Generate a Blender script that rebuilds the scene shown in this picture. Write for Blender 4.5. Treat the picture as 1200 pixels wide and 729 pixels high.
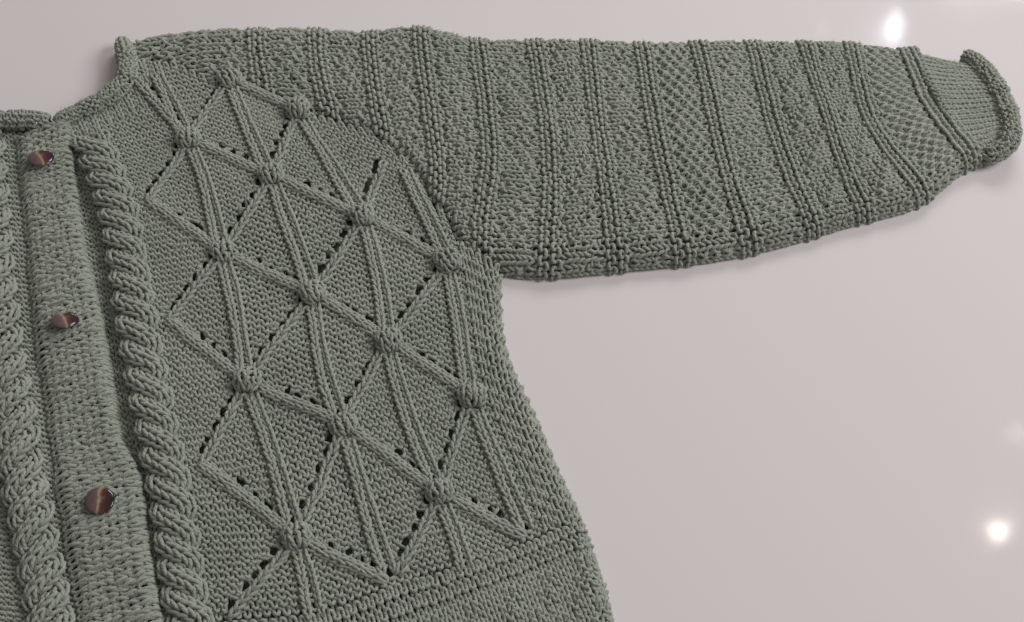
import bpy, math
import numpy as np

S = bpy.context.scene
COL = S.collection
for o in list(bpy.data.objects):
    bpy.data.objects.remove(o)
rng = np.random.default_rng(7)
CM = 0.01

# ------------------------------------------------------------------ camera
TILT = math.radians(29.0)
DIST = 0.83
LENS = 45.0
cam_data = bpy.data.cameras.new("camera")
cam_data.lens = LENS
cam_data.sensor_width = 36.0
cam_data.clip_start = 0.01
cam_data.clip_end = 50.0
cam = bpy.data.objects.new("camera", cam_data)
COL.objects.link(cam)
CAMPOS = np.array([0.0, -DIST * math.sin(TILT), DIST * math.cos(TILT)])
cam.location = CAMPOS
cam.rotation_euler = (TILT, 0, 0)
S.camera = cam
S.render.resolution_x = 1024
S.render.resolution_y = 622

# ------------------------------------------------------------------ world and lamps
world = bpy.data.worlds.new("World")
S.world = world
world.use_nodes = True
wb = world.node_tree.nodes["Background"]
wb.inputs[0].default_value = (1.0, 0.89, 0.83, 1)
wb.inputs[1].default_value = 0.18

def area_lamp(name, loc, target, sx, sy, power, color, shape='RECTANGLE', roll=0.0):
    ld = bpy.data.lights.new(name, 'AREA')
    ld.shape = shape
    ld.size = sx
    ld.size_y = sy
    ld.energy = power
    ld.color = color
    ob = bpy.data.objects.new(name, ld)
    COL.objects.link(ob)
    ob.location = loc
    d = np.array(target) - np.array(loc)
    from mathutils import Vector, Quaternion
    ob.rotation_euler = (Vector(d).to_track_quat('-Z', 'Y') @ Quaternion((0, 0, 1), roll)).to_euler()
    return ob

def sphere_lamp(name, loc, rad, power, color):
    ld = bpy.data.lights.new(name, 'POINT')
    ld.shadow_soft_size = rad
    ld.energy = power
    ld.color = color
    ob = bpy.data.objects.new(name, ld)
    COL.objects.link(ob)
    ob.location = loc
    return ob

def ray(px, py):
    f = 1200 * LENS / 36.0
    d = np.array([(px - 600.0) / f, -(py - 364.5) / f, -1.0])
    c, s = math.cos(TILT), math.sin(TILT)
    return np.array([d[0], c * d[1] - s * d[2], s * d[1] + c * d[2]])

def mirror_point(px, py, h):
    """where a lamp hangs (height h) that the table mirrors at this spot"""
    d = ray(px, py)
    hit = CAMPOS + d * (-CAMPOS[2] / d[2])
    r = np.array([d[0], d[1], -d[2]])
    return hit + r * (h / r[2])

# the room's ceiling lamps: a bright cool one and a small warm one that the
# glossy table mirrors; the soft lights outside its reflection are added
lamp_a = mirror_point(1046, 34, 1.75)
area_lamp("ceiling_lamp_cool", lamp_a, (0.25, 0.1, 0), 0.011, 0.042, 0.18, (0.88, 0.93, 1.0), roll=math.radians(28))
lamp_b = mirror_point(1170, 622, 1.75)
sphere_lamp("ceiling_lamp_warm", lamp_b, 0.011, 0.45, (1.0, 0.88, 0.74))
area_lamp("soft_key_light", (2.35, 0.35, 1.9), (0.15, 0.05, 0), 1.3, 1.1, 46.0, (1.0, 0.92, 0.91))  # added wide key from the right, kept out of the table's mirror
area_lamp("soft_fill_light", (0.75, 2.25, 1.45), (0.1, 0.1, 0), 1.3, 0.7, 27.0, (1.0, 0.92, 0.90))  # added soft fill from beyond the table's far side

sphere_lamp("ceiling_lamp_far", mirror_point(1192, 508, 1.75), 0.008, 0.06, (1.0, 0.95, 0.9))
sphere_lamp("ceiling_lamp_small", mirror_point(962, 33, 1.75), 0.006, 0.02, (0.95, 0.95, 1.0))

S.view_settings.view_transform = 'Standard'
S.view_settings.look = 'None'
S.view_settings.exposure = 0.13
S.view_settings.gamma = 1.0

# ------------------------------------------------------------------ materials
def new_mat(name):
    m = bpy.data.materials.new(name)
    m.use_nodes = True
    nt = m.node_tree
    return m, nt, nt.nodes["Principled BSDF"]

def yarn_material(name, c1, c2):
    m, nt, b = new_mat(name)
    N, L = nt.nodes, nt.links
    tc = N.new("ShaderNodeTexCoord")
    n1 = N.new("ShaderNodeTexNoise"); n1.inputs["Scale"].default_value = 260.0; n1.inputs["Detail"].default_value = 3
    n2 = N.new("ShaderNodeTexNoise"); n2.inputs["Scale"].default_value = 2200.0; n2.inputs["Detail"].default_value = 2
    n3 = N.new("ShaderNodeTexNoise"); n3.inputs["Scale"].default_value = 22.0
    for n in (n1, n2, n3):
        L.new(tc.outputs["Object"], n.inputs["Vector"])
    mix = N.new("ShaderNodeMixRGB")
    mix.inputs[1].default_value = (*c1, 1)
    mix.inputs[2].default_value = (*c2, 1)
    ad = N.new("ShaderNodeMath"); ad.operation = 'ADD'
    L.new(n1.outputs["Fac"], ad.inputs[0])
    mu = N.new("ShaderNodeMath"); mu.operation = 'MULTIPLY_ADD'
    L.new(n3.outputs["Fac"], mu.inputs[0]); mu.inputs[1].default_value = 0.8; mu.inputs[2].default_value = -0.4
    L.new(mu.outputs[0], ad.inputs[1])
    L.new(ad.outputs[0], mix.inputs[0])
    mix2 = N.new("ShaderNodeMixRGB"); mix2.blend_type = 'MULTIPLY'
    mr = N.new("ShaderNodeMapRange")
    mr.inputs[1].default_value = 0.3; mr.inputs[2].default_value = 0.7
    mr.inputs[3].default_value = 0.72; mr.inputs[4].default_value = 1.15
    L.new(n2.outputs["Fac"], mr.inputs[0])
    mix2.inputs[0].default_value = 1.0
    L.new(mix.outputs[0], mix2.inputs[1]); L.new(mr.outputs[0], mix2.inputs[2])
    L.new(mix2.outputs[0], b.inputs["Base Color"])
    b.inputs["Roughness"].default_value = 0.92
    b.inputs["Specular IOR Level"].default_value = 0.15
    b.inputs["Sheen Weight"].default_value = 0.25
    b.inputs["Sheen Roughness"].default_value = 0.6
    at_ = N.new("ShaderNodeAttribute"); at_.attribute_name = "ply"
    sp = N.new("ShaderNodeSeparateXYZ"); L.new(at_.outputs["Vector"], sp.inputs[0])
    a2 = N.new("ShaderNodeMath"); a2.operation = 'ARCTAN2'
    L.new(sp.outputs[1], a2.inputs[0]); L.new(sp.outputs[0], a2.inputs[1])
    m2 = N.new("ShaderNodeMath"); m2.operation = 'MULTIPLY'; m2.inputs[1].default_value = 3.0
    L.new(a2.outputs[0], m2.inputs[0])
    ph = N.new("ShaderNodeMath"); ph.operation = 'MULTIPLY_ADD'; ph.inputs[1].default_value = 26.0
    L.new(sp.outputs[2], ph.inputs[0]); L.new(m2.outputs[0], ph.inputs[2])
    sn = N.new("ShaderNodeMath"); sn.operation = 'SINE'; L.new(ph.outputs[0], sn.inputs[0])
    hs = N.new("ShaderNodeMath"); hs.operation = 'MULTIPLY_ADD'; hs.inputs[1].default_value = 0.30
    L.new(sn.outputs[0], hs.inputs[0]); L.new(n2.outputs["Fac"], hs.inputs[2])
    bp = N.new("ShaderNodeBump"); bp.inputs["Strength"].default_value = 0.6; bp.inputs["Distance"].default_value = 0.0006
    L.new(hs.outputs[0], bp.inputs["Height"])
    L.new(bp.outputs[0], b.inputs["Normal"])
    return m

YARN = yarn_material("sage_wool", (0.276, 0.328, 0.272), (0.418, 0.470, 0.404))

def table_material():
    m, nt, b = new_mat("gloss_white_table")
    N, L = nt.nodes, nt.links
    tc = N.new("ShaderNodeTexCoord")
    n1 = N.new("ShaderNodeTexNoise"); n1.inputs["Scale"].default_value = 3.0; n1.inputs["Detail"].default_value = 4
    n2 = N.new("ShaderNodeTexNoise"); n2.inputs["Scale"].default_value = 9.0; n2.inputs["Detail"].default_value = 1
    L.new(tc.outputs["Object"], n1.inputs["Vector"]); L.new(tc.outputs["Object"], n2.inputs["Vector"])
    mix = N.new("ShaderNodeMixRGB")
    mix.inputs[1].default_value = (0.79, 0.775, 0.80, 1)
    mix.inputs[2].default_value = (0.77, 0.76, 0.79, 1)
    L.new(n1.outputs["Fac"], mix.inputs[0])
    L.new(mix.outputs[0], b.inputs["Base Color"])
    b.inputs["Roughness"].default_value = 0.06
    b.inputs["IOR"].default_value = 1.5
    b.inputs["Coat Weight"].default_value = 0.0
    b.inputs["Coat Roughness"].default_value = 0.03
    n3 = N.new("ShaderNodeTexNoise"); n3.inputs["Scale"].default_value = 14.0; n3.inputs["Detail"].default_value = 6
    L.new(tc.outputs["Object"], n3.inputs["Vector"])
    mr = N.new("ShaderNodeMapRange"); mr.inputs[1].default_value = 0.35; mr.inputs[2].default_value = 0.75
    mr.inputs[3].default_value = 0.055; mr.inputs[4].default_value = 0.12
    L.new(n3.outputs["Fac"], mr.inputs[0]); L.new(mr.outputs[0], b.inputs["Roughness"])
    bp = N.new("ShaderNodeBump"); bp.inputs["Strength"].default_value = 0.05; bp.inputs["Distance"].default_value = 0.001
    L.new(n2.outputs["Fac"], bp.inputs["Height"])
    L.new(bp.outputs[0], b.inputs["Normal"])
    return m

# ------------------------------------------------------------------ mesh helpers
def link(o, parent=None):
    COL.objects.link(o)
    if parent is not None:
        o.parent = parent
    return o

def mesh_object(name, verts, faces, mat, parent=None, smooth=True, ply=None):
    """faces: (n,4) or (n,3) int array"""
    me = bpy.data.meshes.new(name)
    faces = np.asarray(faces, dtype=np.int32)
    verts = np.asarray(verts, dtype=np.float32)
    nf, k = faces.shape
    me.vertices.add(len(verts)); me.vertices.foreach_set("co", verts.ravel())
    me.loops.add(nf * k); me.loops.foreach_set("vertex_index", faces.ravel())
    me.polygons.add(nf)
    me.polygons.foreach_set("loop_start", np.arange(0, nf * k, k, dtype=np.int32))
    me.polygons.foreach_set("loop_total", np.full(nf, k, dtype=np.int32))
    if True:
        me.polygons.foreach_set("use_smooth", np.full(nf, bool(smooth)))
    me.update(calc_edges=True)
    if ply is not None:                             # angle round the yarn (cos, sin) and length along it
        at_ = me.attributes.new("ply", 'FLOAT_VECTOR', 'POINT')
        at_.data.foreach_set("vector", np.asarray(ply, np.float32).ravel())
    me.materials.append(mat)
    return link(bpy.data.objects.new(name, me), parent)

def at(px, py, z=0.9):
    """traced photo point -> the point of the table-parallel plane z (cm) it lies on"""
    d = ray(px, py)
    k = (z * CM - CAMPOS[2]) / d[2]
    return CAMPOS + d * k

def trace(pts, z=0.9):
    return np.array([at(p[0], p[1], p[2] if len(p) > 2 else z) for p in pts])

def resample(P, n=None, step=None, smooth=True):
    P = np.asarray(P, float)
    seg = np.linalg.norm(np.diff(P, axis=0), axis=1)
    s = np.r_[0, np.cumsum(seg)]
    if smooth and len(P) > 2:                      # Catmull-Rom through the points
        Q = np.vstack([2 * P[0] - P[1], P, 2 * P[-1] - P[-2]])
        out = []
        for i in range(len(P) - 1):
            p0, p1, p2, p3 = Q[i], Q[i + 1], Q[i + 2], Q[i + 3]
            t = np.linspace(0, 1, 12, endpoint=False)[:, None]
            out.append(0.5 * (2 * p1 + (p2 - p0) * t + (2 * p0 - 5 * p1 + 4 * p2 - p3) * t ** 2 + (3 * p1 - p0 - 3 * p2 + p3) * t ** 3))
        P = np.vstack(out + [P[-1:]])
        seg = np.linalg.norm(np.diff(P, axis=0), axis=1)
        s = np.r_[0, np.cumsum(seg)]
    if n is None:
        n = max(3, int(round(s[-1] / step)) + 1)
    x = np.linspace(0, s[-1], n)
    return np.stack([np.interp(x, s, P[:, k]) for k in range(P.shape[1])], 1), s[-1]

class Curve3:
    """a smooth path sampled by a parameter 0..length (metres)"""
    def __init__(self, P):
        self.P, self.L = resample(P, n=200)
        self.s = np.linspace(0, self.L, len(self.P))
        T = np.gradient(self.P, axis=0)
        self.T = T / np.linalg.norm(T, axis=1)[:, None]
    def pos(self, s):
        base = np.stack([np.interp(s, self.s, self.P[:, k]) for k in range(3)], -1)
        lo = np.minimum(s, 0)[..., None] * self.T[0]
        hi = np.maximum(s - self.L, 0)[..., None] * self.T[-1]
        return base + lo + hi
    def tan(self, s):
        t = np.stack([np.interp(s, self.s, self.T[:, k]) for k in range(3)], -1)
        return t / np.linalg.norm(t, axis=-1, keepdims=True)

class TPS:
    def __init__(self, src, dst, lam=1e-3):
        self.src = np.asarray(src, float)
        self.sc = np.abs(self.src).max()
        X = self.src / self.sc
        n = len(X)
        K = self._k(X, X) + lam * np.eye(n)
        Pm = np.c_[np.ones(n), X]
        A = np.zeros((n + 3, n + 3))
        A[:n, :n] = K; A[:n, n:] = Pm; A[n:, :n] = Pm.T
        b = np.zeros((n + 3, 2)); b[:n] = dst
        self.w = np.linalg.solve(A, b)
        self.X = X
    @staticmethod
    def _k(a, b):
        r2 = ((a[:, None, :] - b[None, :, :]) ** 2).sum(-1)
        return 0.5 * r2 * np.log(r2 + 1e-12)
    def __call__(self, U, V):
        q = np.stack([np.ravel(U), np.ravel(V)], 1) / self.sc
        out = np.empty((len(q), 2))
        for i in range(0, len(q), 20000):
            c = q[i:i + 20000]
            out[i:i + 20000] = self._k(c, self.X) @ self.w[:-3] + np.c_[np.ones(len(c)), c] @ self.w[-3:]
        return out.reshape(np.shape(U) + (2,))

def inside(poly, X, Y):
    poly = np.asarray(poly)[:, :2]
    r = np.zeros(np.shape(X), bool)
    j = len(poly) - 1
    for i in range(len(poly)):
        xi, yi = poly[i]; xj, yj = poly[j]
        if yi != yj:
            c = ((yi > Y) != (yj > Y)) & (X < (xj - xi) * (Y - yi) / (yj - yi) + xi)
            r ^= c
        j = i
    return r

def bumps(X, Y):
    """slow undulation of the laid-out wool (metres)"""
    return 0.0007 * (np.sin(X * 61 + 1.3) * np.sin(Y * 53 + 0.4) + 0.8 * np.sin(X * 27 - Y * 31 + 2.0) + 0.5 * np.sin(X * 97 + Y * 84))

# ------------------------------------------------------------------ the knitting engine
YR = 0.115 * CM                                     # yarn radius

def tube_batch(P, R, ns=6, n0=None):
    """P (rows, n, 3) centre lines, R (rows, n) radii -> verts (rows*n*ns,3)"""
    T = np.gradient(P, axis=1)
    T /= np.linalg.norm(T, axis=-1, keepdims=True) + 1e-12
    rows, n, _ = P.shape
    ref = np.tile(np.array([0.0, 0.0, 1.0]), (rows, 1)) if n0 is None else n0
    nrm = ref - (ref * T[:, 0]).sum(-1, keepdims=True) * T[:, 0]
    nrm /= np.linalg.norm(nrm, axis=-1, keepdims=True) + 1e-12
    bad = np.linalg.norm(nrm, axis=-1) < 0.5        # no usable start normal: take any vector across the yarn
    if bad.any():
        alt = np.cross(T[:, 0], np.array([0.36, 0.48, 0.8]))
        nrm[bad] = (alt / (np.linalg.norm(alt, axis=-1, keepdims=True) + 1e-12))[bad]
    NN = np.empty_like(P)
    NN[:, 0] = nrm
    for k in range(n - 1):                          # double reflection frames
        v1 = P[:, k + 1] - P[:, k]
        c1 = (v1 * v1).sum(-1, keepdims=True) + 1e-18
        rL = nrm - 2 / c1 * (v1 * nrm).sum(-1, keepdims=True) * v1
        tL = T[:, k] - 2 / c1 * (v1 * T[:, k]).sum(-1, keepdims=True) * v1
        v2 = T[:, k + 1] - tL
        c2 = (v2 * v2).sum(-1, keepdims=True) + 1e-18
        nrm = rL - 2 / c2 * (v2 * rL).sum(-1, keepdims=True) * v2
        nrm = nrm - (nrm * T[:, k + 1]).sum(-1, keepdims=True) * T[:, k + 1]
        nrm /= np.linalg.norm(nrm, axis=-1, keepdims=True) + 1e-12
        NN[:, k + 1] = nrm
    B = np.cross(T, NN)
    ang = np.arange(ns) * 2 * math.pi / ns
    V = P[:, :, None, :] + R[:, :, None, None] * (np.cos(ang)[None, None, :, None] * NN[:, :, None, :] + np.sin(ang)[None, None, :, None] * B[:, :, None, :])
    return V.reshape(-1, 3)

def tube_faces(rows, n, ns, keep):
    """keep (rows, n-1) bool per segment"""
    r, k = np.nonzero(keep)
    base = (r * n + k)[:, None] * ns
    a = np.arange(ns)[None, :]
    b = (np.arange(ns)[None, :] + 1) % ns
    f = np.stack([base + a, base + b, base + ns + b, base + ns + a], -1)
    return f.reshape(-1, 4)

def knit(M, types, u0=0.0, v0=0.0, r=YR, pps=14, ns=6, hb=0.92, alpha=0.125, zc=1.0, jit=0.05, lift_knit=0.0, flip=1, lean=0.0, knit_lean=0.11, rowlift=None, cut=None, rowshift=None):
    """M(U,V)->(...,3) surface; types (rows, cols): 1 knit, -1 purl, 0 no stitch. Returns verts, faces"""
    types = np.asarray(types)
    nr, nc = types.shape
    n = nc * pps + 1
    k = np.arange(n)
    ci = np.minimum(k // pps, nc - 1)
    t = k / pps - ci
    phi = 2 * math.pi * t
    ty = types.astype(float)
    f = ty.copy()
    for c in range(1, nc):
        z = f[:, c] == 0; f[z, c] = f[z, c - 1]
    for c in range(nc - 2, -1, -1):
        z = f[:, c] == 0; f[z, c] = f[z, c + 1]
    fl = np.c_[f[:, :1], f[:, :-1]]; fr = np.c_[f[:, 1:], f[:, -1:]]
    w = 0.16
    x0 = np.clip(0.5 + t / (2 * w), 0.5, 1); x1 = np.clip(0.5 + (1 - t) / (2 * w), 0.5, 1)
    s0 = x0 * x0 * (3 - 2 * x0); s1 = x1 * x1 * (3 - 2 * x1)
    tau = f[:, ci] * (s0 + s1 - 1) + fl[:, ci] * (1 - s0) + fr[:, ci] * (1 - s1)
    def rnd(a):
        g = rng.normal(0, a, (nr, nc + 1))
        return g[:, ci] * (1 - t) + g[:, np.minimum(ci + 1, nc)] * t
    hbv = hb * (1 + rnd(jit * 1.3))
    cb = np.cos(phi)
    al = alpha + knit_lean * np.clip(tau, 0, 1)
    U = u0 + (ci + t)[None, :] + al * np.sin(2 * phi)[None, :] + rnd(jit)
    if rowshift is not None:
        U = U + np.asarray(rowshift)[:, None]
    V = v0 + np.arange(nr)[:, None] + flip * hbv * cb[None, :] + rnd(jit)
    U = U - lean * flip * cb[None, :]
    C = zc * r * tau * (-np.cos(2 * phi))[None, :] * (1 + rnd(jit)) + rnd(jit * 0.4) * r * 2 + (lift_knit if np.isscalar(lift_knit) else lift_knit[:, ci]) * tau
    if rowlift is not None:
        C = C + np.asarray(rowlift)[:, None]
    P = M(U, V)
    e = 0.05
    du = M(U + e, V) - P; dv = M(U, V + e) - P
    nrm = np.cross(du, dv)
    nrm /= np.linalg.norm(nrm, axis=-1, keepdims=True) + 1e-15
    flipn = np.sign((nrm[..., 2]).mean())
    nrm *= flipn if flipn != 0 else 1
    P = P + nrm * C[..., None]
    keep = (types != 0)[:, np.minimum(k[:-1] // pps, nc - 1)]
    if cut is not None:
        keep = keep & ~cut(0.5 * (P[:, 1:, :2] + P[:, :-1, :2]))
    R = r * (1 + rnd(0.05))
    ex = np.zeros((nr, n), bool)
    ex[:, :-1] |= keep; ex[:, 1:] |= keep
    end = np.zeros((nr, n), bool)
    end[:, 1:-1] = keep[:, 1:] ^ keep[:, :-1]
    end[:, 0] = keep[:, 0]; end[:, -1] = keep[:, -1]
    R = np.where(end, R * 0.12, R)
    verts = tube_batch(P, R, ns, nrm[:, 0])
    faces = tube_faces(nr, n, ns, keep)
    used = np.zeros(len(verts), bool); used[faces.ravel()] = True
    remap = np.cumsum(used) - 1
    seg = np.linalg.norm(np.diff(P, axis=1), axis=2)
    arc = np.concatenate([np.zeros((nr, 1)), np.cumsum(seg, axis=1)], 1) + rng.random((nr, 1)) * 0.01
    ang = np.arange(ns) * 2 * math.pi / ns
    ply = np.empty((nr, n, ns, 3), np.float32)
    ply[..., 0] = np.cos(ang); ply[..., 1] = np.sin(ang); ply[..., 2] = arc[:, :, None] / CM
    return verts[used], remap[faces], ply.reshape(-1, 3)[used]

def join(parts):
    V, F, A, o = [], [], [], 0
    for v, f, a in parts:
        V.append(v); F.append(f + o); A.append(a); o += len(v)
    return np.vstack(V), np.vstack(F), np.vstack(A)

def ribbon_map(curve, width, nw, pitch, lift=0.0, curl=1.2, tilt=0.0, up=None):
    """a strip of nw wales that runs along a path, its edges curling down. u: 0..nw, v: rows"""
    def M(U, V):
        s = V * pitch
        p = curve.pos(s); T = curve.tan(s)
        upv = np.array([0, 0, 1.0])
        side = np.cross(T, upv); side /= np.linalg.norm(side, axis=-1, keepdims=True) + 1e-12
        nn = np.cross(side, T)
        th = ((U / nw) - 0.5) * 2 * curl + tilt
        rad = width / (2 * math.sin(min(curl, math.pi / 2)))
        return p + side * (np.sin(th) * rad)[..., None] * -1 + nn * ((np.cos(th) - math.cos(curl)) * rad + lift)[..., None]
    return M

def ribbon(points, width, nw=1, pitch=0.40 * CM, lift=0.0, curl=1.2, tilt=0.0, r=YR, flip=1, **kw):
    c = Curve3(points)
    nrow = max(2, int(round(c.L / pitch)))
    pitch = c.L / nrow
    return knit(ribbon_map(c, width, nw, pitch, lift, curl, tilt), np.ones((nrow, nw), int), 0.0, 0.5, r=r, flip=flip, **kw)

# ================================================================== setting: the table
def build_table():
    bm_v, bm_f = [], []
    x0, x1, y0, y1 = -1.1, 1.0, -0.8, 0.75
    z1, z0 = 0.0, -0.03
    v = [(x0, y0, z0), (x1, y0, z0), (x1, y1, z0), (x0, y1, z0), (x0, y0, z1), (x1, y0, z1), (x1, y1, z1), (x0, y1, z1)]
    f = [(3, 2, 1, 0), (4, 5, 6, 7), (0, 1, 5, 4), (1, 2, 6, 5), (2, 3, 7, 6), (3, 0, 4, 7)]
    o = mesh_object("table_top", np.array(v), np.array(f), table_material(), smooth=False)
    o["kind"] = "structure"
    o["label"] = "glossy white table top under the cardigan"
    return o
build_table()

# ================================================================== the cardigan
cardigan = bpy.data.objects.new("cardigan", None)
cardigan["label"] = "sage green hand-knitted wool cardigan with cables, bobbles and shell buttons spread on the white table"
cardigan["category"] = "cardigan"
COL.objects.link(cardigan)

# ---- body: knit coordinates (u stitches across, v rows down) -> table
P_, Q_ = 9, 10
lat = {}
for k, (x, y) in enumerate([(222, 165), (262, 298), (291, 448), (348, 630)]): lat[(0, 20 * k)] = (x, y)
for k, (x, y) in enumerate([(270, 95), (318, 207), (367, 345), (403, 500), (460, 685)]): lat[(9, 20 * k - 10)] = (x, y)
for k, (x, y) in enumerate([(350, 130), (425, 255), (456, 402), (516, 578)]): lat[(18, 20 * k)] = (x, y)
for k, (x, y) in enumerate([(525, 308), (553, 465), (622, 632)]): lat[(27, 20 * k + 30)] = (x, y)
for k, (x, y) in enumerate([(174, 238), (199, 377), (237, 547), (268, 725)]): lat[(-9, 20 * k + 10)] = (x, y)
ctrl = dict(lat)
ctrl[(0, -10)] = (191, 105)
ctrl[(-13, -3)] = (112, 172)
ctrl[(0, 80)] = (405, 830)
ctrl[(27, 90)] = (690, 800)
src = np.array(list(ctrl.keys()), float)
dst = np.array([at(x, y, 0.95)[:2] for x, y in ctrl.values()])
body_tps = TPS(src, dst, 2e-4)

# eyelets beside the travelling ribs
edges = []                                         # (from, to, kind)
for (u, v) in lat:
    for (du, dv, kind) in ((9, 10, 'back'), (-9, 10, 'fwd')):
        q = (u + du, v + dv)
        if q in lat:
            edges.append(((u, v), q, kind))
edges.append(((-4, -16), (0, 0), 'top'))
edges.append(((25.5, 11.7), (18, 20), 'fwd'))
def body_xy(u, v):
    return body_tps(np.array([float(u)]), np.array([float(v)]))[0]
holes = []
for a, b, kind in edges:
    pa, pb = body_xy(*a), body_xy(*b)
    d = pb - pa
    L = np.linalg.norm(d); d = d / L
    nrm = np.array([-d[1], d[0]])
    if kind in ('back', 'top') :
        side = nrm if nrm[1] > 0 else -nrm         # above the down-right rib
        fr = (0.36, 0.50, 0.64, 0.78, 0.90)
    else:
        side = nrm if nrm[0] < 0 else -nrm         # left of the down-left rib
        fr = (0.12, 0.27, 0.42, 0.57, 0.72, 0.87)
    for f in fr:
        holes.append(np.r_[pa + d * L * (f + rng.normal(0, 0.02)) + side * ((0.52 if kind != 'fwd' else 0.45) + rng.normal(0, 0.03)) * CM, d, ((0.17 if kind == 'fwd' else 0.105) + 0.07 * rng.random() ** 1.5) * CM])
holes = np.array(holes)

def open_holes(XY):
    sh = XY.shape
    q = XY.reshape(-1, 2).copy()
    for h in holes:
        d = q - h[:2]
        m = (np.abs(d[:, 0]) < 0.012) & (np.abs(d[:, 1]) < 0.012)
        if not m.any():
            continue
        dd = d[m]
        al = dd @ h[2:4]; ac = dd @ np.array([-h[3], h[2]])
        rr = np.sqrt((al / 1.55) ** 2 + ac ** 2) + 1e-9
        R = h[4] + YR * 0.9
        new = (rr ** 2.6 + R ** 2.6) ** (1 / 2.6)
        fall = np.clip(1 - (rr - 0.004) / 0.008, 0, 1)
        k = 1 + (new / rr - 1) * fall
        k = np.minimum(k, 12)
        q[m] = h[:2] + dd * k[:, None]
    return q.reshape(sh)

def in_hole(XY):
    sh = XY.shape[:-1]
    q = XY.reshape(-1, 2)
    hit = np.zeros(len(q), bool)
    for h in holes:
        d = q - h[:2]
        m = (np.abs(d[:, 0]) < 0.008) & (np.abs(d[:, 1]) < 0.008)
        if m.any():
            dd = d[m]
            al = dd @ h[2:4]; ac = dd @ np.array([-h[3], h[2]])
            hit[m] |= np.sqrt((al / 1.55) ** 2 + ac ** 2) < h[4] * 0.8
    return hit.reshape(sh)

# right-hand side edge of the body, as u of each row
edge_px = [(584, 300), (583, 345), (586, 390), (597, 430), (622, 480), (650, 550), (680, 610), (705, 680), (722, 745), (745, 820)]
edge_xy = resample(trace(edge_px, 0.5), n=200)[0][:, :2]
vv = np.arange(15, 96)
ue = []
for v in vv:
    us = np.linspace(24, 46, 89)
    g = body_tps(us, np.full_like(us, float(v)))
    d = np.linalg.norm(g[:, None] - edge_xy[None], axis=2).min(1)
    ue.append(us[d.argmin()])
ue = np.convolve(np.pad(ue, 3, mode='edge'), np.ones(7) / 7, 'valid')
def u_edge(V):
    return np.interp(V, vv, ue)

BODY_Z = 0.95 * CM
def body_map(U, V):
    e = u_edge(V)
    r0 = 2.4
    over = np.clip(U - (e - r0), 0, None)
    th = np.clip(over / (r0 + 0.5) * (math.pi / 2), 0, 3.0)
    Uh = np.where(over > 0, e - r0 + r0 * np.sin(th), U)
    XY = open_holes(body_tps(Uh, V))
    z = BODY_Z + bumps(XY[..., 0], XY[..., 1])
    z = z - (BODY_Z - 0.12 * CM) * (1 - np.cos(th)) * (over > 0)
    z = z - 0.36 * CM * np.clip((-15.5 - U) / 2.0, 0, 1)        # groove beside the band
    return np.concatenate([XY, z[..., None]], -1)

# outlines (photo trace) that bound the pieces
seam_px = [(158, 72), (200, 78), (250, 98), (280, 106), (320, 118), (350, 128), (400, 146), (445, 166), (485, 200), (512, 245), (540, 286), (566, 306), (592, 322)]
collar_px = [(156, 45), (158, 72), (157, 92), (147, 108), (125, 122), (100, 133), (75, 143)]
body_poly = trace([(60, 146)] + collar_px[::-1][:-2] + seam_px + [(800, 322), (900, 1000), (-300, 1000), (0, 146)], 0.95)
U0, U1, V0, V1 = -24, 38, -24, 92
uu, vvg = np.meshgrid(np.arange(U0, U1), np.arange(V0, V1))
cen = body_tps(uu + 0.5, vvg.astype(float))
ty = -np.ones(uu.shape, int)
mask = inside(body_poly, cen[..., 0], cen[..., 1]) | (vvg > 40)
mask &= ~((uu + 0.5) > u_edge(vvg.astype(float)) + 1.0)
mask &= ~((uu > 31) & (vvg < 26))
mask &= ~((uu > -15) & (uu < -12) & (vvg > 0))                  # the cable covers these
# side band in double moss
mo = ((uu + vvg) % 2) * 2 - 1
ty = np.where((uu >= 29), mo, ty)
# near the neck and shoulder the lace runs out into ribs
neck_d = np.full(uu.shape, 9.0)
cp = trace(collar_px + [], 0.95)[:, :2]
cpr = resample(cp, n=80)[0]
dn = np.linalg.norm(cen[:, :, None, :] - cpr[None, None], axis=-1).min(-1)
ty = np.where((dn < 1.9 * CM), np.where(uu % 2 == 0, 1, -1), ty)
# garter ridges and damask welt below the lace
ty = np.where((vvg >= 71), 1, ty)
ty = np.where(np.isin(vvg, (71, 73)), -1, ty)
dam = ((uu + 2 * ((vvg // 2) % 3)) % 5 < 2)
ty = np.where((vvg >= 76) & dam, -1, ty)
ty = np.where(mask, ty, 0)
vr = np.arange(V0, V1)
rl = np.where(np.isin(vr, (70, 72, 74)), -0.10, 0.0) * CM
tym = np.where(np.isin(vvg, (71, 73)), 0, ty)
lk = np.where((uu >= 29) & (vvg < 71), -0.0015, np.where(vvg >= 75, -0.0005, -0.0001))
v_, f_, a_ = knit(body_map, tym, U0, V0, lift_knit=lk, hb=0.92, alpha=0.13, pps=14, ns=6, rowlift=rl, cut=in_hole)
front = mesh_object("front_panel", v_, f_, YARN, cardigan, ply=a_)
front["label"] = "right front panel in purl ground with bobble lattice"

for vrow in (71, 73):
    vf = knit(body_map, ty[vrow - V0:vrow - V0 + 1], U0, vrow, hb=0.62, alpha=0.14, pps=14, ns=6, r=YR * 1.05, zc=0.6, jit=0.09, rowlift=[0.10 * CM])
    mesh_object("garter_ridge", vf[0], vf[1], YARN, front, ply=vf[2])

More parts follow.
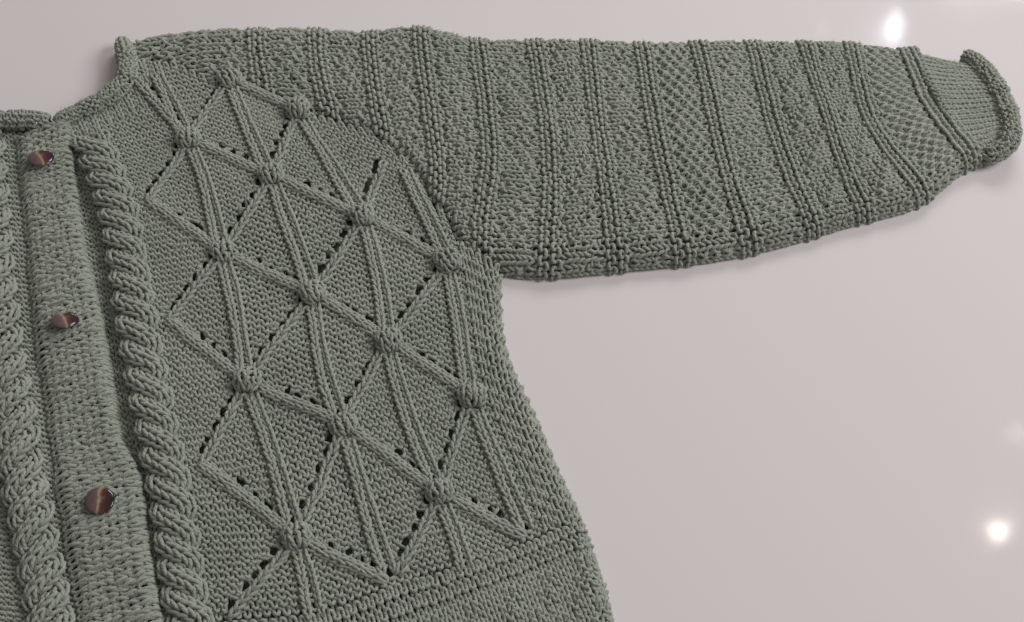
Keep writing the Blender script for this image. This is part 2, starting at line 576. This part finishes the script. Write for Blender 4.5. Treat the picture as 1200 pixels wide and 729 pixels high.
def body_path(uv, lift, n=14, bow=0.0):
    uv = np.asarray(uv, float)
    uvr = resample(uv, n=n, smooth=False)[0]
    q = np.linspace(0, 1, n)
    uvr[:, 0] += (bow + rng.normal(0, 0.10)) * np.sin(math.pi * q) + rng.normal(0, 0.12) * np.sin(2 * math.pi * q)
    p = body_map(uvr[:, 0], uvr[:, 1])
    xy = body_tps(uvr[:, 0], uvr[:, 1])
    xy = xy * 0.5 + (xy[:1] * (1 - q[:, None]) + xy[-1:] * q[:, None]) * 0.5
    return np.c_[xy, p[:, 2] + lift]

def add_knit(name, vf, parent, label=None):
    o = mesh_object(name, vf[0], vf[1], YARN, parent, ply=vf[2])
    if label:
        o["label"] = label
    return o

# travelling ribs
for a, b, kind in edges:
    a = np.array(a, float); b = np.array(b, float); d = b - a
    if kind == 'back':
        p = body_path([a + d * (0.14 if a[0] > -9 else 0.0), b - d * 0.10], 0.06 * CM)
        add_knit("travelling_rib", ribbon(p, 0.60 * CM, 2, 0.50 * CM, curl=0.9, r=YR * 0.95, jit=0.10), front)
    elif kind == 'fwd':
        p = body_path([a + d * 0.12, b - d * (0.12 if b[0] > -9 else 0.02)], 0.10 * CM)
        add_knit("travelling_rib", ribbon(p, 0.50 * CM, 1, 0.50 * CM, curl=0.8, r=YR * 0.98, jit=0.08), front)
    else:
        p = body_path([a, b - d * 0.1], 0.08 * CM)
        add_knit("travelling_rib", ribbon(p, 0.5 * CM, 1, 0.42 * CM, curl=1.0, r=YR * 0.98), front)
# upright rib pairs between bobbles
ups = []
for (u, v) in lat:
    if u == -9:
        continue
    if (u, v + 20) in lat:
        ups.append(((u, v), (u, v + 20), 1.0))
    elif v + 20 > 70:
        ups.append(((u, v), (u, v + 20), (70.5 - v) / 20.0))
ups += [((27, 13), (27, 30), 1.0), ((0, -14), (0, 0), 1.0), ((18, -3), (18, 0), 0.2)]
for a, b, f in ups:
    a = np.array(a, float); b = np.array(b, float); d = b - a
    if f < 0.15:
        continue
    e0, e1 = 0.10, (0.92 if f == 1.0 else f)
    bw = rng.normal(0, 0.45)
    for sx, wd, tl in ((-1, 0.38, 0.1), (1, 0.25, -0.5)):
        pth = [a + d * e0 + (sx * 0.55, 0), a + d * e1 + (sx * 0.80, 0)]
        p = body_path(pth, 0.10 * CM, bow=bw)
        add_knit("upright_rib", ribbon(p, wd * CM, 1, 0.44 * CM, curl=1.05, tilt=tl, r=YR * 0.97), front)

# bobbles
def bobble(u, v, size=1.0):
    c = body_map(np.array([float(u)]), np.array([float(v)]))[0]
    c[:2] = body_tps(np.array([float(u)]), np.array([float(v)]))[0]
    c[2] = BODY_Z + 0.08 * CM
    du = body_tps(np.array([u + 1.0]), np.array([float(v)]))[0] - c[:2]; du /= np.linalg.norm(du)
    ax = np.array([du[0], du[1], 0]); ay = np.array([-du[1], du[0], 0])
    rx, ry, rz = 0.80 * CM * size, 0.72 * CM * size, 0.78 * CM * size
    a0 = rng.normal(0, 0.25)
    ca, sa = math.cos(a0), math.sin(a0)
    ax, ay = ax * ca + ay * sa, ay * ca - ax * sa
    def M(U, V):
        lon = (U - 1.5) / 1.5 * 1.35
        lat_ = (V - 2.0) / 2.0 * 1.25
        return c + (np.sin(lon) * np.cos(lat_ * 0.85) * rx)[..., None] * ax + (-np.sin(lat_) * ry)[..., None] * ay + (np.cos(lon) * np.cos(lat_) * rz)[..., None] * np.array([0, 0, 1.0])
    return knit(M, np.ones((4, 3), int), 0.0, 0.5, r=YR * 1.0, hb=0.85, jit=0.14, zc=0.9)
for (u, v) in lat:
    if u == -9 or (u, v) in ((9, 70), (27, 70)):
        continue
    add_knit("bobble", bobble(u, v, 1.0 + rng.normal(0, 0.04)), front)

# ---- cables: two strands of two wales each, always crossing the same way
def cable(path_fn, v0, v1, half, amp_z, hand, period, strand_w, parent, label):
    g = bpy.data.objects.new("cable", None); COL.objects.link(g); g.parent = parent
    g["label"] = label
    for k in (0, 1):
        vs = np.arange(v0, v1 + 1e-6, 0.4)
        th = math.pi * vs / period + k * math.pi
        off = -np.cos(th) * half * hand
        c, side = path_fn(vs)
        p = c + side * off[:, None]
        p[:, 2] += amp_z * np.sin(th) * 1.0
        cv = Curve3(p)
        # finer sampling of the path than Curve3's default
        cv.P, cv.L = resample(p, n=len(vs) * 2)
        cv.s = np.linspace(0, cv.L, len(cv.P))
        T = np.gradient(cv.P, axis=0); cv.T = T / np.linalg.norm(T, axis=1)[:, None]
        nrow = int(cv.L / (0.52 * CM))
        M = ribbon_map(cv, strand_w, 2, cv.L / nrow, 0.0, 1.05)
        vf = knit(M, np.ones((nrow, 2), int), 0.0, 0.5, r=YR * 1.12, hb=0.95, jit=0.07)
        add_knit("strand", vf, g)
    return g

def body_cable_path(vs):
    u = np.full_like(vs, -13.25)
    c = body_tps(u, vs); s = body_tps(u + 0.5, vs) - c
    s /= np.linalg.norm(s, axis=1)[:, None]
    z = BODY_Z + 0.22 * CM + bumps(c[:, 0], c[:, 1])
    return np.c_[c, z], np.c_[s, np.zeros(len(s))]
cable(body_cable_path, -4.0, 82.0, 0.76 * CM, 0.26 * CM, 1, 3.7, 1.08 * CM, cardigan, "rope cable beside the button band")

# ---- button band and left front
def band_y(v):
    y = 150.0
    out = np.empty_like(v)
    return 150.0 + (np.exp(0.0020 * v) - 1) / 0.0020 * 5.9
bl = np.array([(20, 150), (25, 190), (30, 250), (36, 310), (44, 390), (55, 460), (64, 530), (76, 600), (88, 680), (98, 740), (110, 830)], float)
br = np.array([(80, 150), (83, 190), (87, 245), (97, 305), (107, 345), (117, 385), (124, 430), (131, 480), (138, 525), (148, 543), (160, 560), (168, 590), (172, 650), (186, 722), (196, 770), (210, 830)], float)
BAND_Z = 1.45 * CM
NB = 5
def band_map(U, V):
    y = band_y(V)
    xl = np.interp(y, bl[:, 1], bl[:, 0]); xr = np.interp(y, br[:, 1], br[:, 0])
    over = np.clip(U - (NB - 0.6), 0, None)
    th = np.clip(over / 0.7 * math.pi / 2, 0, 3.0)
    Uh = np.where(over > 0, NB - 0.6 + 0.6 * np.sin(th), U)
    fr = Uh / NB
    px = xl + (xr - xl) * fr
    py = y - (xr - xl) * (fr - 0.5) * 0.36
    X, Y = plane_xy(px, py, 1.45)
    z = BAND_Z + bumps(X, Y) * 1.1 - 0.75 * CM * (1 - np.cos(th)) * (over > 0)
    z = z - 0.42 * CM * np.clip((0.9 - U) / 1.5, 0, 1)
    # buttons lift the cloth round their slits
    for bx, by, rr in BUTTON_XY:
        d2 = ((X - bx) ** 2 + (Y - by) ** 2) / (1.1 * CM) ** 2
        z = z + 0.10 * CM * np.exp(-d2)
    XY = np.stack([X, Y], -1)
    for bx, by, rr in BUTTON_XY:                    # buttonhole slit opened by the button
        d = XY - np.array([bx, by])
        ex = np.array([0.93, 0.36]); ey = np.array([-0.36, 0.93])
        al = d @ ex; ac = d @ ey
        rad = np.sqrt((al / 1.25) ** 2 + ac ** 2) + 1e-9
        R = rr
        new = (rad ** 3 + R ** 3) ** (1 / 3)
        fall = np.clip(1 - (rad - 0.006) / 0.008, 0, 1)
        XY = np.array([bx, by]) + d * (1 + np.minimum(new / rad - 1, 12) * fall)[..., None]
    return np.concatenate([XY, z[..., None]], -1)

def plane_xy(px, py, z):
    f = 1200 * LENS / 36.0
    dx = (px - 600.0) / f; dy = -(py - 364.5) / f
    c, s = math.cos(TILT), math.sin(TILT)
    wy = c * dy + s; wz = s * dy - c
    k = (z * CM - CAMPOS[2]) / wz
    return CAMPOS[0] + dx * k, CAMPOS[1] + wy * k

BUTTONS = [(48, 186, 0.42), (76, 376, 0.44), (117, 587, 0.66)]
BUTTON_XY = [(*at(x, y, 1.45)[:2], rr * CM) for x, y, rr in BUTTONS]
NROW = 100
WALE = 1.16                                         # one wale of the band, in rows of the fronts
NWB, NRB = int(NROW / WALE), 9
def band_side(U, V):
    """the band is worked sideways: its wales run across it"""
    P = band_map(V / NRB * (NB + 0.5), U * WALE)
    P[..., 2] += 0.22 * CM * (np.sin(math.pi * U) ** 2 - 0.5)
    return P
vf = knit(band_side, np.ones((NRB, NWB), int), 0.0, 0.5, r=YR * 1.0, hb=0.92, alpha=0.13, knit_lean=0.03, zc=0.9, pps=14, jit=0.10)
band = add_knit("button_band", vf, cardigan, "button band with horizontal ridges")

def left_map(U, V):
    y = band_y(V)
    xl = np.interp(y, bl[:, 1], bl[:, 0])
    sc = 1 + 0.00037 * (y - 230)
    px = xl + 8 + U * 8.6 * sc
    py = y - U * 8.6 * sc * (-0.12) + 6
    X, Y = plane_xy(px, py, 0.95)
    z = 0.95 * CM + bumps(X, Y) - 0.1 * CM * np.clip((U + 2) / 2, 0, 1)
    return np.stack([X, Y, z], -1)
vf = knit(left_map, -np.ones((NROW, 14), int), -14.0, 0.0, hb=0.95, alpha=0.13)
leftp = add_knit("left_front_panel", vf, cardigan, "left front panel in purl ground")

lc = np.array([(-16, 150), (-14, 200), (-10, 260), (-6, 320), (1, 390), (11, 450), (20, 510), (27, 560), (40, 620), (52, 680), (62, 740), (78, 830)], float)
def left_cable_path(vs):
    y = band_y(vs)
    x = np.interp(y, lc[:, 1], lc[:, 0])
    X, Y = plane_xy(x, y, 1.2)
    c = np.stack([X, Y, np.full_like(X, 1.2 * CM)], 1)
    k = np.ones(9) / 9
    for a in (0, 1):
        c[:, a] = np.convolve(np.pad(c[:, a], 4, mode='reflect', reflect_type='odd'), k, 'valid')
    T = np.gradient(c, axis=0)
    s = np.stack([-T[:, 1], T[:, 0], 0 * T[:, 0]], 1); s /= np.linalg.norm(s, axis=1)[:, None]
    return c, s
cable(left_cable_path, 1.0, 98.0, 0.76 * CM, 0.26 * CM, -1, 4.5, 1.08 * CM, cardigan, "rope cable left of the button band")

# ---- sleeve
ridge_px = [
    [(293, 27), (296, 60), (301, 95)],
    [(364, 26), (368, 80), (385, 140)],
    [(427, 30), (434, 100), (447, 166)],
    [(487, 25), (496, 105), (508, 185)],
    [(553, 38), (563, 110), (570, 190), (560, 255)],
    [(620, 40), (633, 120), (641, 210), (636, 315)],
    [(684, 40), (693, 120), (704, 200), (718, 308)],
    [(747, 43), (758, 120), (773, 200), (797, 300)],
    [(812, 42), (829, 120), (847, 200), (877, 288)],
    [(877, 42), (896, 120), (918, 195), (953, 268)],
    [(938, 43), (962, 125), (984, 190), (1012, 250)],
    [(993, 44), (1008, 125), (1045, 185), (1082, 230)],
    [(1058, 52), (1077, 103), (1101, 147), (1138, 188)],
]
NT = 30
src, dst = [], []
for k, pl in enumerate(ridge_px):
    P3 = trace(pl, 1.2)
    dense, L = resample(P3, n=60)
    s = np.linspace(0, 1, 60)
    if k < 5:
        tmax = {0: 8, 1: 12.5, 2: 15, 3: 18, 4: 24.5}[k]
    else:
        tmax = NT
    for fr in (0, 0.25, 0.5, 0.75, 1.0):
        q = [np.interp(fr, s, dense[:, a]) for a in (0, 1)]
        src.append((11.0 * k, tmax * fr)); dst.append(q)
for s_, t_, x, y in ((-10, 0, 228, 30), (-20, 0, 151, 41), (-18, 4, 158, 74), (-10, 6, 232, 82)):
    src.append((s_, t_)); dst.append(at(x, y, 1.1)[:2])
sl_tps = TPS(src, dst, 1e-4)

seam_xy = resample(trace(seam_px, 1.0), n=120)[0][:, :2]
def seam_dist(XY):
    q = XY.reshape(-1, 2)
    out = np.empty(len(q))
    for i in range(0, len(q), 20000):
        c = q[i:i + 20000]
        out[i:i + 20000] = np.sqrt(((c[:, None] - seam_xy[None]) ** 2).sum(-1).min(1))
    return out.reshape(XY.shape[:-1])
ridge_rows = [11 * k + d for k in range(13) for d in (0, 2)]
def sleeve_z(Sv, Tv):
    tt = np.clip(Tv / NT, 0, 1)
    lim = np.clip((Sv + 20) / 60, 0, 1)
    z = 1.05 + 0.36 * np.abs(np.sin(math.pi * tt)) ** 0.8 * lim
    # fold near the shoulder and slight swags between the ridges
    z = z + 0.22 * np.exp(-((Sv - 35 - 0.15 * Tv) / 5.0) ** 2) * (1 - tt)
    z = z - 0.20 * np.exp(-((Sv - 98 - 0.1 * Tv) / 4.5) ** 2) * np.sin(math.pi * np.clip(tt * 1.4, 0, 1))
    z = z + 0.09 * np.sin(Sv * 0.21 + 0.35 * Tv * 0.5 + 0.6) * np.sin(math.pi * tt) + 0.10 * np.exp(-((Sv - 58 + 0.55 * (Tv - 30)) / 3.5) ** 2) * np.clip((tt - 0.45) * 3, 0, 1)
    return z * CM
def sleeve_map(Sv, Tv):
    # rounding over both long edges
    r0 = 2.6
    a = np.clip(r0 - Tv, 0, None); th = np.clip(a / (r0 + 0.4) * math.pi / 2, 0, 3.0)
    Th = np.where(a > 0, r0 - r0 * np.sin(th), Tv)
    b = np.clip(Tv - (NT - r0), 0, None); ph = np.clip(b / (r0 + 0.4) * math.pi / 2, 0, 3.0)
    Th = np.where(b > 0, NT - r0 + r0 * np.sin(ph), Th)
    XY = sl_tps(Sv, Th)
    z = sleeve_z(Sv, Th) + bumps(XY[..., 0], XY[..., 1]) * 0.8
    drop = (1 - np.cos(th)) * (a > 0) + (1 - np.cos(ph)) * (b > 0)
    z = z - (z - 0.15 * CM) * np.clip(drop, 0, 1.15)
    # the cloth swells gently between the ridges
    ph2 = np.mod(Sv + 3.0, 11.0) - 3.0
    z = z - 0.06 * CM * (np.exp(-((ph2 + 1.3) / 1.2) ** 2) + np.exp(-((ph2 - 3.4) / 1.2) ** 2)) * (Sv < 135.5)
    dxy = seam_dist(XY)
    z = z - (0.25 * np.exp(-(dxy / (2.0 * CM)) ** 2) + 0.45 * np.exp(-(dxy / (0.45 * CM)) ** 2)) * CM * (Sv < 58)
    return np.concatenate([XY, z[..., None]], -1)

# here a course runs across the sleeve: engine u = t (stitch), v = s (row)
def sleeve_uv(U, V):
    return sleeve_map(V, U)
T0, T1, S0, S1 = -2, NT + 2, -20, 135
tg, sg = np.meshgrid(np.arange(T0, T1), np.arange(S0, S1))
cen = sl_tps(sg.astype(float), np.clip(tg + 0.5, 0, NT))
seam_poly = trace(seam_px[:-1] + [(592, 318), (600, 900), (-400, 900), (-400, -400), (100, -400), (158, 40)], 1.0)
on_body = inside(seam_poly, cen[..., 0], cen[..., 1])
ts = np.ones(tg.shape, int)
sec = np.floor_divide(sg, 11); ph = np.mod(sg, 11)
def sect(k, cond):
    global ts
    ts = np.where((np.isin(sec, k)) & (ph >= 3) & cond, -1, ts)
sect((3,), ((tg + ph) % 4 < 2) & (tg % 2 == 0) | ((tg - ph) % 4 == 0))
sect((7, 11), ((tg + ph // 1) % 2 == 0))
zig = np.abs((tg % 10) - 5)
sect((-2, -1, 0, 1, 2, 4, 6, 8), (np.abs(ph - 4 - zig) <= 0) | (np.abs(ph - 7 - zig) == 0) | (np.abs(ph + 1 - zig) == 0))
zig2 = (tg + ph) % 6
sect((5, 9, 10), (zig2 < 2) | ((tg - ph) % 6 == 3))
ts = np.where((tg >= NT - 3) & (tg % 2 == 0), 1, ts)
isr = np.isin(sg, ridge_rows)
ts = np.where(isr, -1, ts)
ts = np.where(on_body & (sg < 60), 0, ts)
sleeve = None
main = np.where(isr, 0, ts)
pr = np.mod(np.arange(S0, S1), 11)
rl = np.where(pr == 1, -0.13, np.where((pr == 10) | (pr == 3), -0.06, 0.0)) * CM
vf = knit(sleeve_uv, main, T0, S0, rowlift=rl, lift_knit=-0.0001, hb=0.90, alpha=0.125, pps=14, ns=6, jit=0.08, r=YR * 1.04)
sleeve = add_knit("sleeve", vf, cardigan, "wide sleeve with garter ridges across it")
for k in range(13):
    rows = []
    for d in (0, 2):
        s_ = 11 * k + d
        rows.append(knit(sleeve_uv, ts[s_ - S0:s_ - S0 + 1], T0, s_, hb=0.55, alpha=0.15, pps=16, ns=7, jit=0.08, r=YR * 1.18, zc=0.55, rowlift=[0.12 * CM]))
    add_knit("garter_ridge", join(rows), sleeve)

# ---- cuff and its rolled edge
cl = resample(trace([(1062, 53), (1080, 102), (1104, 146), (1141, 188)], 1.2), n=60)[0]
cr = resample(trace([(1126, 70), (1152, 104), (1171, 140), (1168, 174)], 1.2), n=60)[0]
NC = 22
def cuff_map(U, V):
    fr = 0.13 + 0.89 * np.clip(V / 12.0, -0.2, 1.2)
    r0 = 2.2
    a = np.clip(r0 - U, 0, None); th = np.clip(a / (r0 + 0.4) * math.pi / 2, 0, 3.0)
    Uh = np.where(a > 0, r0 - r0 * np.sin(th), U)
    b = np.clip(U - (NC - r0), 0, None); ph = np.clip(b / (r0 + 0.4) * math.pi / 2, 0, 3.0)
    Uh = np.where(b > 0, NC - r0 + r0 * np.sin(ph), Uh)
    q = Uh / NC
    s = np.linspace(0, 1, 60)
    L = np.stack([np.interp(q, s, cl[:, k]) for k in (0, 1)], -1)
    R = np.stack([np.interp(q, s, cr[:, k]) for k in (0, 1)], -1)
    XY = L * (1 - fr)[..., None] + R * fr[..., None]
    z = (1.05 + 0.55 * np.sin(math.pi * np.clip(q, 0, 1)) - 0.12 * np.sin(math.pi * np.clip(fr, 0, 1)) + 0.13 * np.sin(math.pi * (U + 0.5)) ** 2) * CM
    drop = (1 - np.cos(th)) * (a > 0) + (1 - np.cos(ph)) * (b > 0)
    z = z - (z - 0.15 * CM) * np.clip(drop, 0, 1.15)
    return np.concatenate([XY, z[..., None]], -1)
vf = knit(cuff_map, np.ones((13, NC + 3), int), -1.5, 0.5, r=YR * 0.98, hb=0.92, alpha=0.13, zc=0.7, knit_lean=0.03)
cuff = add_knit("cuff", vf, sleeve, "narrow smooth-knit cuff")

def roll(path_px, radii_px, a0, a1, nrow, st, zs, parent, name, label, up_in=1, flip=1):
    """a knitted edge curled into a roll that follows a path"""
    P3 = np.array([at(x, y, z) for (x, y), z in zip(path_px, zs)])
    c = Curve3(P3)
    seg = np.r_[0, np.cumsum(np.linalg.norm(np.diff(P3, axis=0), axis=1))]
    rad = np.array(radii_px) / 1807.0
    ns_ = max(4, int(round(c.L / st)))
    def M(U, V):
        s = U / ns_ * c.L
        p = c.pos(s); T = c.tan(s)
        side = np.cross(T, np.array([0, 0, 1.0])); side /= np.linalg.norm(side, axis=-1, keepdims=True)
        nn = np.cross(side, T)
        R = np.interp(s / c.L * seg[-1], seg, rad) * (1 + 0.05 * np.sin(s * 330 + 1) + 0.04 * np.sin(s * 790))
        th = a0 + (a1 - a0) * V / nrow
        return p + side * (np.sin(th) * R)[..., None] + nn * (np.cos(th) * R)[..., None]
    vf = knit(M, -np.ones((nrow, ns_), int), 0.0, 0.5, r=YR * 0.95, hb=0.95, alpha=0.13, flip=flip, jit=0.10, zc=0.95)
    return add_knit(name, vf, parent, label)

roll([(1129, 66), (1143, 74), (1160, 96), (1174, 124), (1182, 150), (1178, 170), (1160, 181), (1148, 180)], [7, 10, 13, 13.5, 13, 12, 10, 6], -2.4, 2.4, 9, 0.46 * CM, [1.0, 1.15, 1.3, 1.3, 1.2, 1.0, 0.7, 0.5], cuff, "rolled_edge", "cuff edge curled into a thick roll")

roll([(143, 50), (145, 55), (148, 64), (150, 80), (147, 96), (134, 110), (116, 121), (96, 131), (78, 139), (66, 146)], [6, 9, 10.5, 11, 11, 11, 10, 9.5, 9, 7], -2.3, 2.3, 7, 0.50 * CM, [0.5, 0.9, 1.1, 1.2, 1.2, 1.2, 1.2, 1.2, 1.25, 1.2], cardigan, "collar", "rolled collar edge round the neck opening")
roll([(58, 143), (40, 141), (20, 141), (0, 141), (-30, 141), (-60, 140)], [7, 10, 10, 10, 10, 10], -2.3, 2.3, 7, 0.50 * CM, [1.45, 1.6, 1.6, 1.6, 1.6, 1.6], cardigan, "collar", "rolled collar edge of the left front")

# ---- back of the cardigan under the front, seen through the eyelets
def slab(name, px, z0, z1, parent):
    P = trace(px, z1)
    P, _ = resample(np.vstack([P, P[:1]]), step=0.01, smooth=False)
    P = P[:-1]
    n = len(P)
    import bmesh
    bm = bmesh.new()
    top = [bm.verts.new((p[0], p[1], z1 * CM)) for p in P]
    bot = [bm.verts.new((p[0], p[1], z0 * CM)) for p in P]
    bm.faces.new(top); bm.faces.new(bot[::-1])
    for i in range(n):
        j = (i + 1) % n
        bm.faces.new((top[j], top[i], bot[i], bot[j]))
    bmesh.ops.triangulate(bm, faces=bm.faces[:])
    me = bpy.data.meshes.new(name); bm.to_mesh(me); bm.free()
    me.materials.append(YARN)
    return link(bpy.data.objects.new(name, me), parent)
slab("back_panel", [(-80, 152), (60, 152), (150, 112), (163, 60), (230, 42), (300, 38), (480, 40), (560, 52), (575, 310), (572, 380), (585, 430), (610, 485), (637, 550), (668, 612), (692, 682), (712, 760), (700, 840), (-80, 840)], 0.1, 0.35, cardigan)
slab("sleeve_back", [(560, 54), (700, 56), (850, 58), (1000, 62), (1050, 72), (1110, 84), (1150, 120), (1160, 160), (1135, 178), (1075, 212), (1000, 235), (900, 265), (800, 285), (700, 296), (590, 305)], 0.1, 0.4, cardigan)

# ---- buttons
def shell_material():
    m, nt, b = new_mat("brown_shell")
    N, L = nt.nodes, nt.links
    tc = N.new("ShaderNodeTexCoord")
    sep = N.new("ShaderNodeSeparateXYZ"); L.new(tc.outputs["Object"], sep.inputs[0])
    nz = N.new("ShaderNodeTexNoise"); nz.inputs["Scale"].default_value = 240; nz.inputs["Detail"].default_value = 4
    L.new(tc.outputs["Object"], nz.inputs["Vector"])
    ma = N.new("ShaderNodeMath"); ma.operation = 'MULTIPLY_ADD'
    L.new(sep.outputs[0], ma.inputs[0]); ma.inputs[1].default_value = 58.0; ma.inputs[2].default_value = 0.30
    ad = N.new("ShaderNodeMath"); ad.operation = 'MULTIPLY_ADD'
    L.new(nz.outputs["Fac"], ad.inputs[0]); ad.inputs[1].default_value = 0.40; L.new(ma.outputs[0], ad.inputs[2])
    cr_ = N.new("ShaderNodeValToRGB")  # shell colour bands, with the shell's silky sheen painted in as well
    e = cr_.color_ramp.elements
    e[0].position = 0.0; e[0].color = (0.10, 0.055, 0.05, 1)
    e[1].position = 1.0; e[1].color = (0.02, 0.008, 0.007, 1)
    for p, c in ((0.28, (0.13, 0.085, 0.085)), (0.41, (0.17, 0.11, 0.10)), (0.46, (0.34, 0.29, 0.20)), (0.54, (0.26, 0.18, 0.11)), (0.60, (0.11, 0.045, 0.028)), (0.72, (0.06, 0.02, 0.014))):
        q = e.new(p); q.color = (*c, 1)
    L.new(ad.outputs[0], cr_.inputs[0]); L.new(cr_.outputs[0], b.inputs["Base Color"])
    b.inputs["Roughness"].default_value = 0.22
    b.inputs["Coat Weight"].default_value = 0.8
    b.inputs["Coat Roughness"].default_value = 0.06
    b.inputs["Thin Film Thickness"].default_value = 380
    return m
SHELL = shell_material()

def lathe(name, prof, mat, parent, n=40):
    prof = np.array(prof)
    ang = np.arange(n) * 2 * math.pi / n
    V = np.stack([prof[:, 0, None] * np.cos(ang), prof[:, 0, None] * np.sin(ang), np.repeat(prof[:, 1, None], n, 1)], -1)
    m = len(prof)
    F = [(i * n + j, i * n + (j + 1) % n, (i + 1) * n + (j + 1) % n, (i + 1) * n + j) for i in range(m - 1) for j in range(n)]
    return mesh_object(name, V.reshape(-1, 3), np.array(F), mat, parent)

RB = 0.86 * CM
for (x, y, rr), rot, lab in zip(BUTTONS, ((-0.22, 0.24, 0.5), (-0.40, 0.30, 0.4), (-0.06, 0.10, 0.0)), ("top brown shell button near the collar", "middle brown shell button half inside its buttonhole", "lowest brown shell button with a pale golden stripe")):
    g = bpy.data.objects.new("button", None); COL.objects.link(g); g.parent = cardigan
    g.location = at(x, y, 1.88); g.rotation_euler = rot; g["label"] = lab
    lathe("disc", [(0.0001, -0.12 * CM), (0.5 * RB, -0.11 * CM), (0.92 * RB, -0.03 * CM), (1.0 * RB, 0.03 * CM), (0.98 * RB, 0.09 * CM), (0.90 * RB, 0.13 * CM), (0.8 * RB, 0.15 * CM), (0.55 * RB, 0.18 * CM), (0.34 * RB, 0.19 * CM), (0.28 * RB, 0.205 * CM), (0.22 * RB, 0.19 * CM), (0.0001, 0.165 * CM)], SHELL, g)
    lathe("shank", [(0.18 * RB, -0.45 * CM), (0.2 * RB, -0.3 * CM), (0.2 * RB, -0.08 * CM)], YARN, g, 12)

# ---- stray fibres: the wool's fuzz
def fuzz(sources, count):
    P, Nn = [], []
    tot = sum(len(o.data.vertices) for o in sources)
    for o in sources:
        nv = len(o.data.vertices)
        co = np.empty(nv * 3, np.float32); o.data.vertices.foreach_get("co", co)
        no = np.empty(nv * 3, np.float32); o.data.vertices.foreach_get("normal", no)
        k = rng.integers(0, nv, int(count * nv / tot) + 1)
        P.append(co.reshape(-1, 3)[k]); Nn.append(no.reshape(-1, 3)[k])
    P = np.vstack(P).astype(float); Nn = np.vstack(Nn).astype(float)
    ok = (P[:, 2] > 0.006) & (Nn[:, 2] > -0.2)
    P, Nn = P[ok], Nn[ok]
    n = len(P)
    L = rng.uniform(0.12, 0.38, n)[:, None] * CM
    d = Nn + rng.normal(0, 0.7, (n, 3)); d /= np.linalg.norm(d, axis=1)[:, None]
    d2 = d + rng.normal(0, 0.7, (n, 3)); d2 /= np.linalg.norm(d2, axis=1)[:, None]
    line = np.stack([P, P + d * L * 0.5, P + d * L * 0.5 + d2 * L * 0.5], 1)
    R = np.tile(np.array([0.013, 0.010, 0.003]) * CM, (n, 1))
    V = tube_batch(line, R, 3)
    F = tube_faces(n, 3, 3, np.ones((n, 2), bool))
    o = mesh_object("wool_fuzz", V, F, YARN, cardigan)
    o["kind"] = "stuff"
fuzz([o for o in bpy.data.objects if o.type == 'MESH' and o.active_material == YARN and "back" not in o.name and o.name != "shank"], 34000)
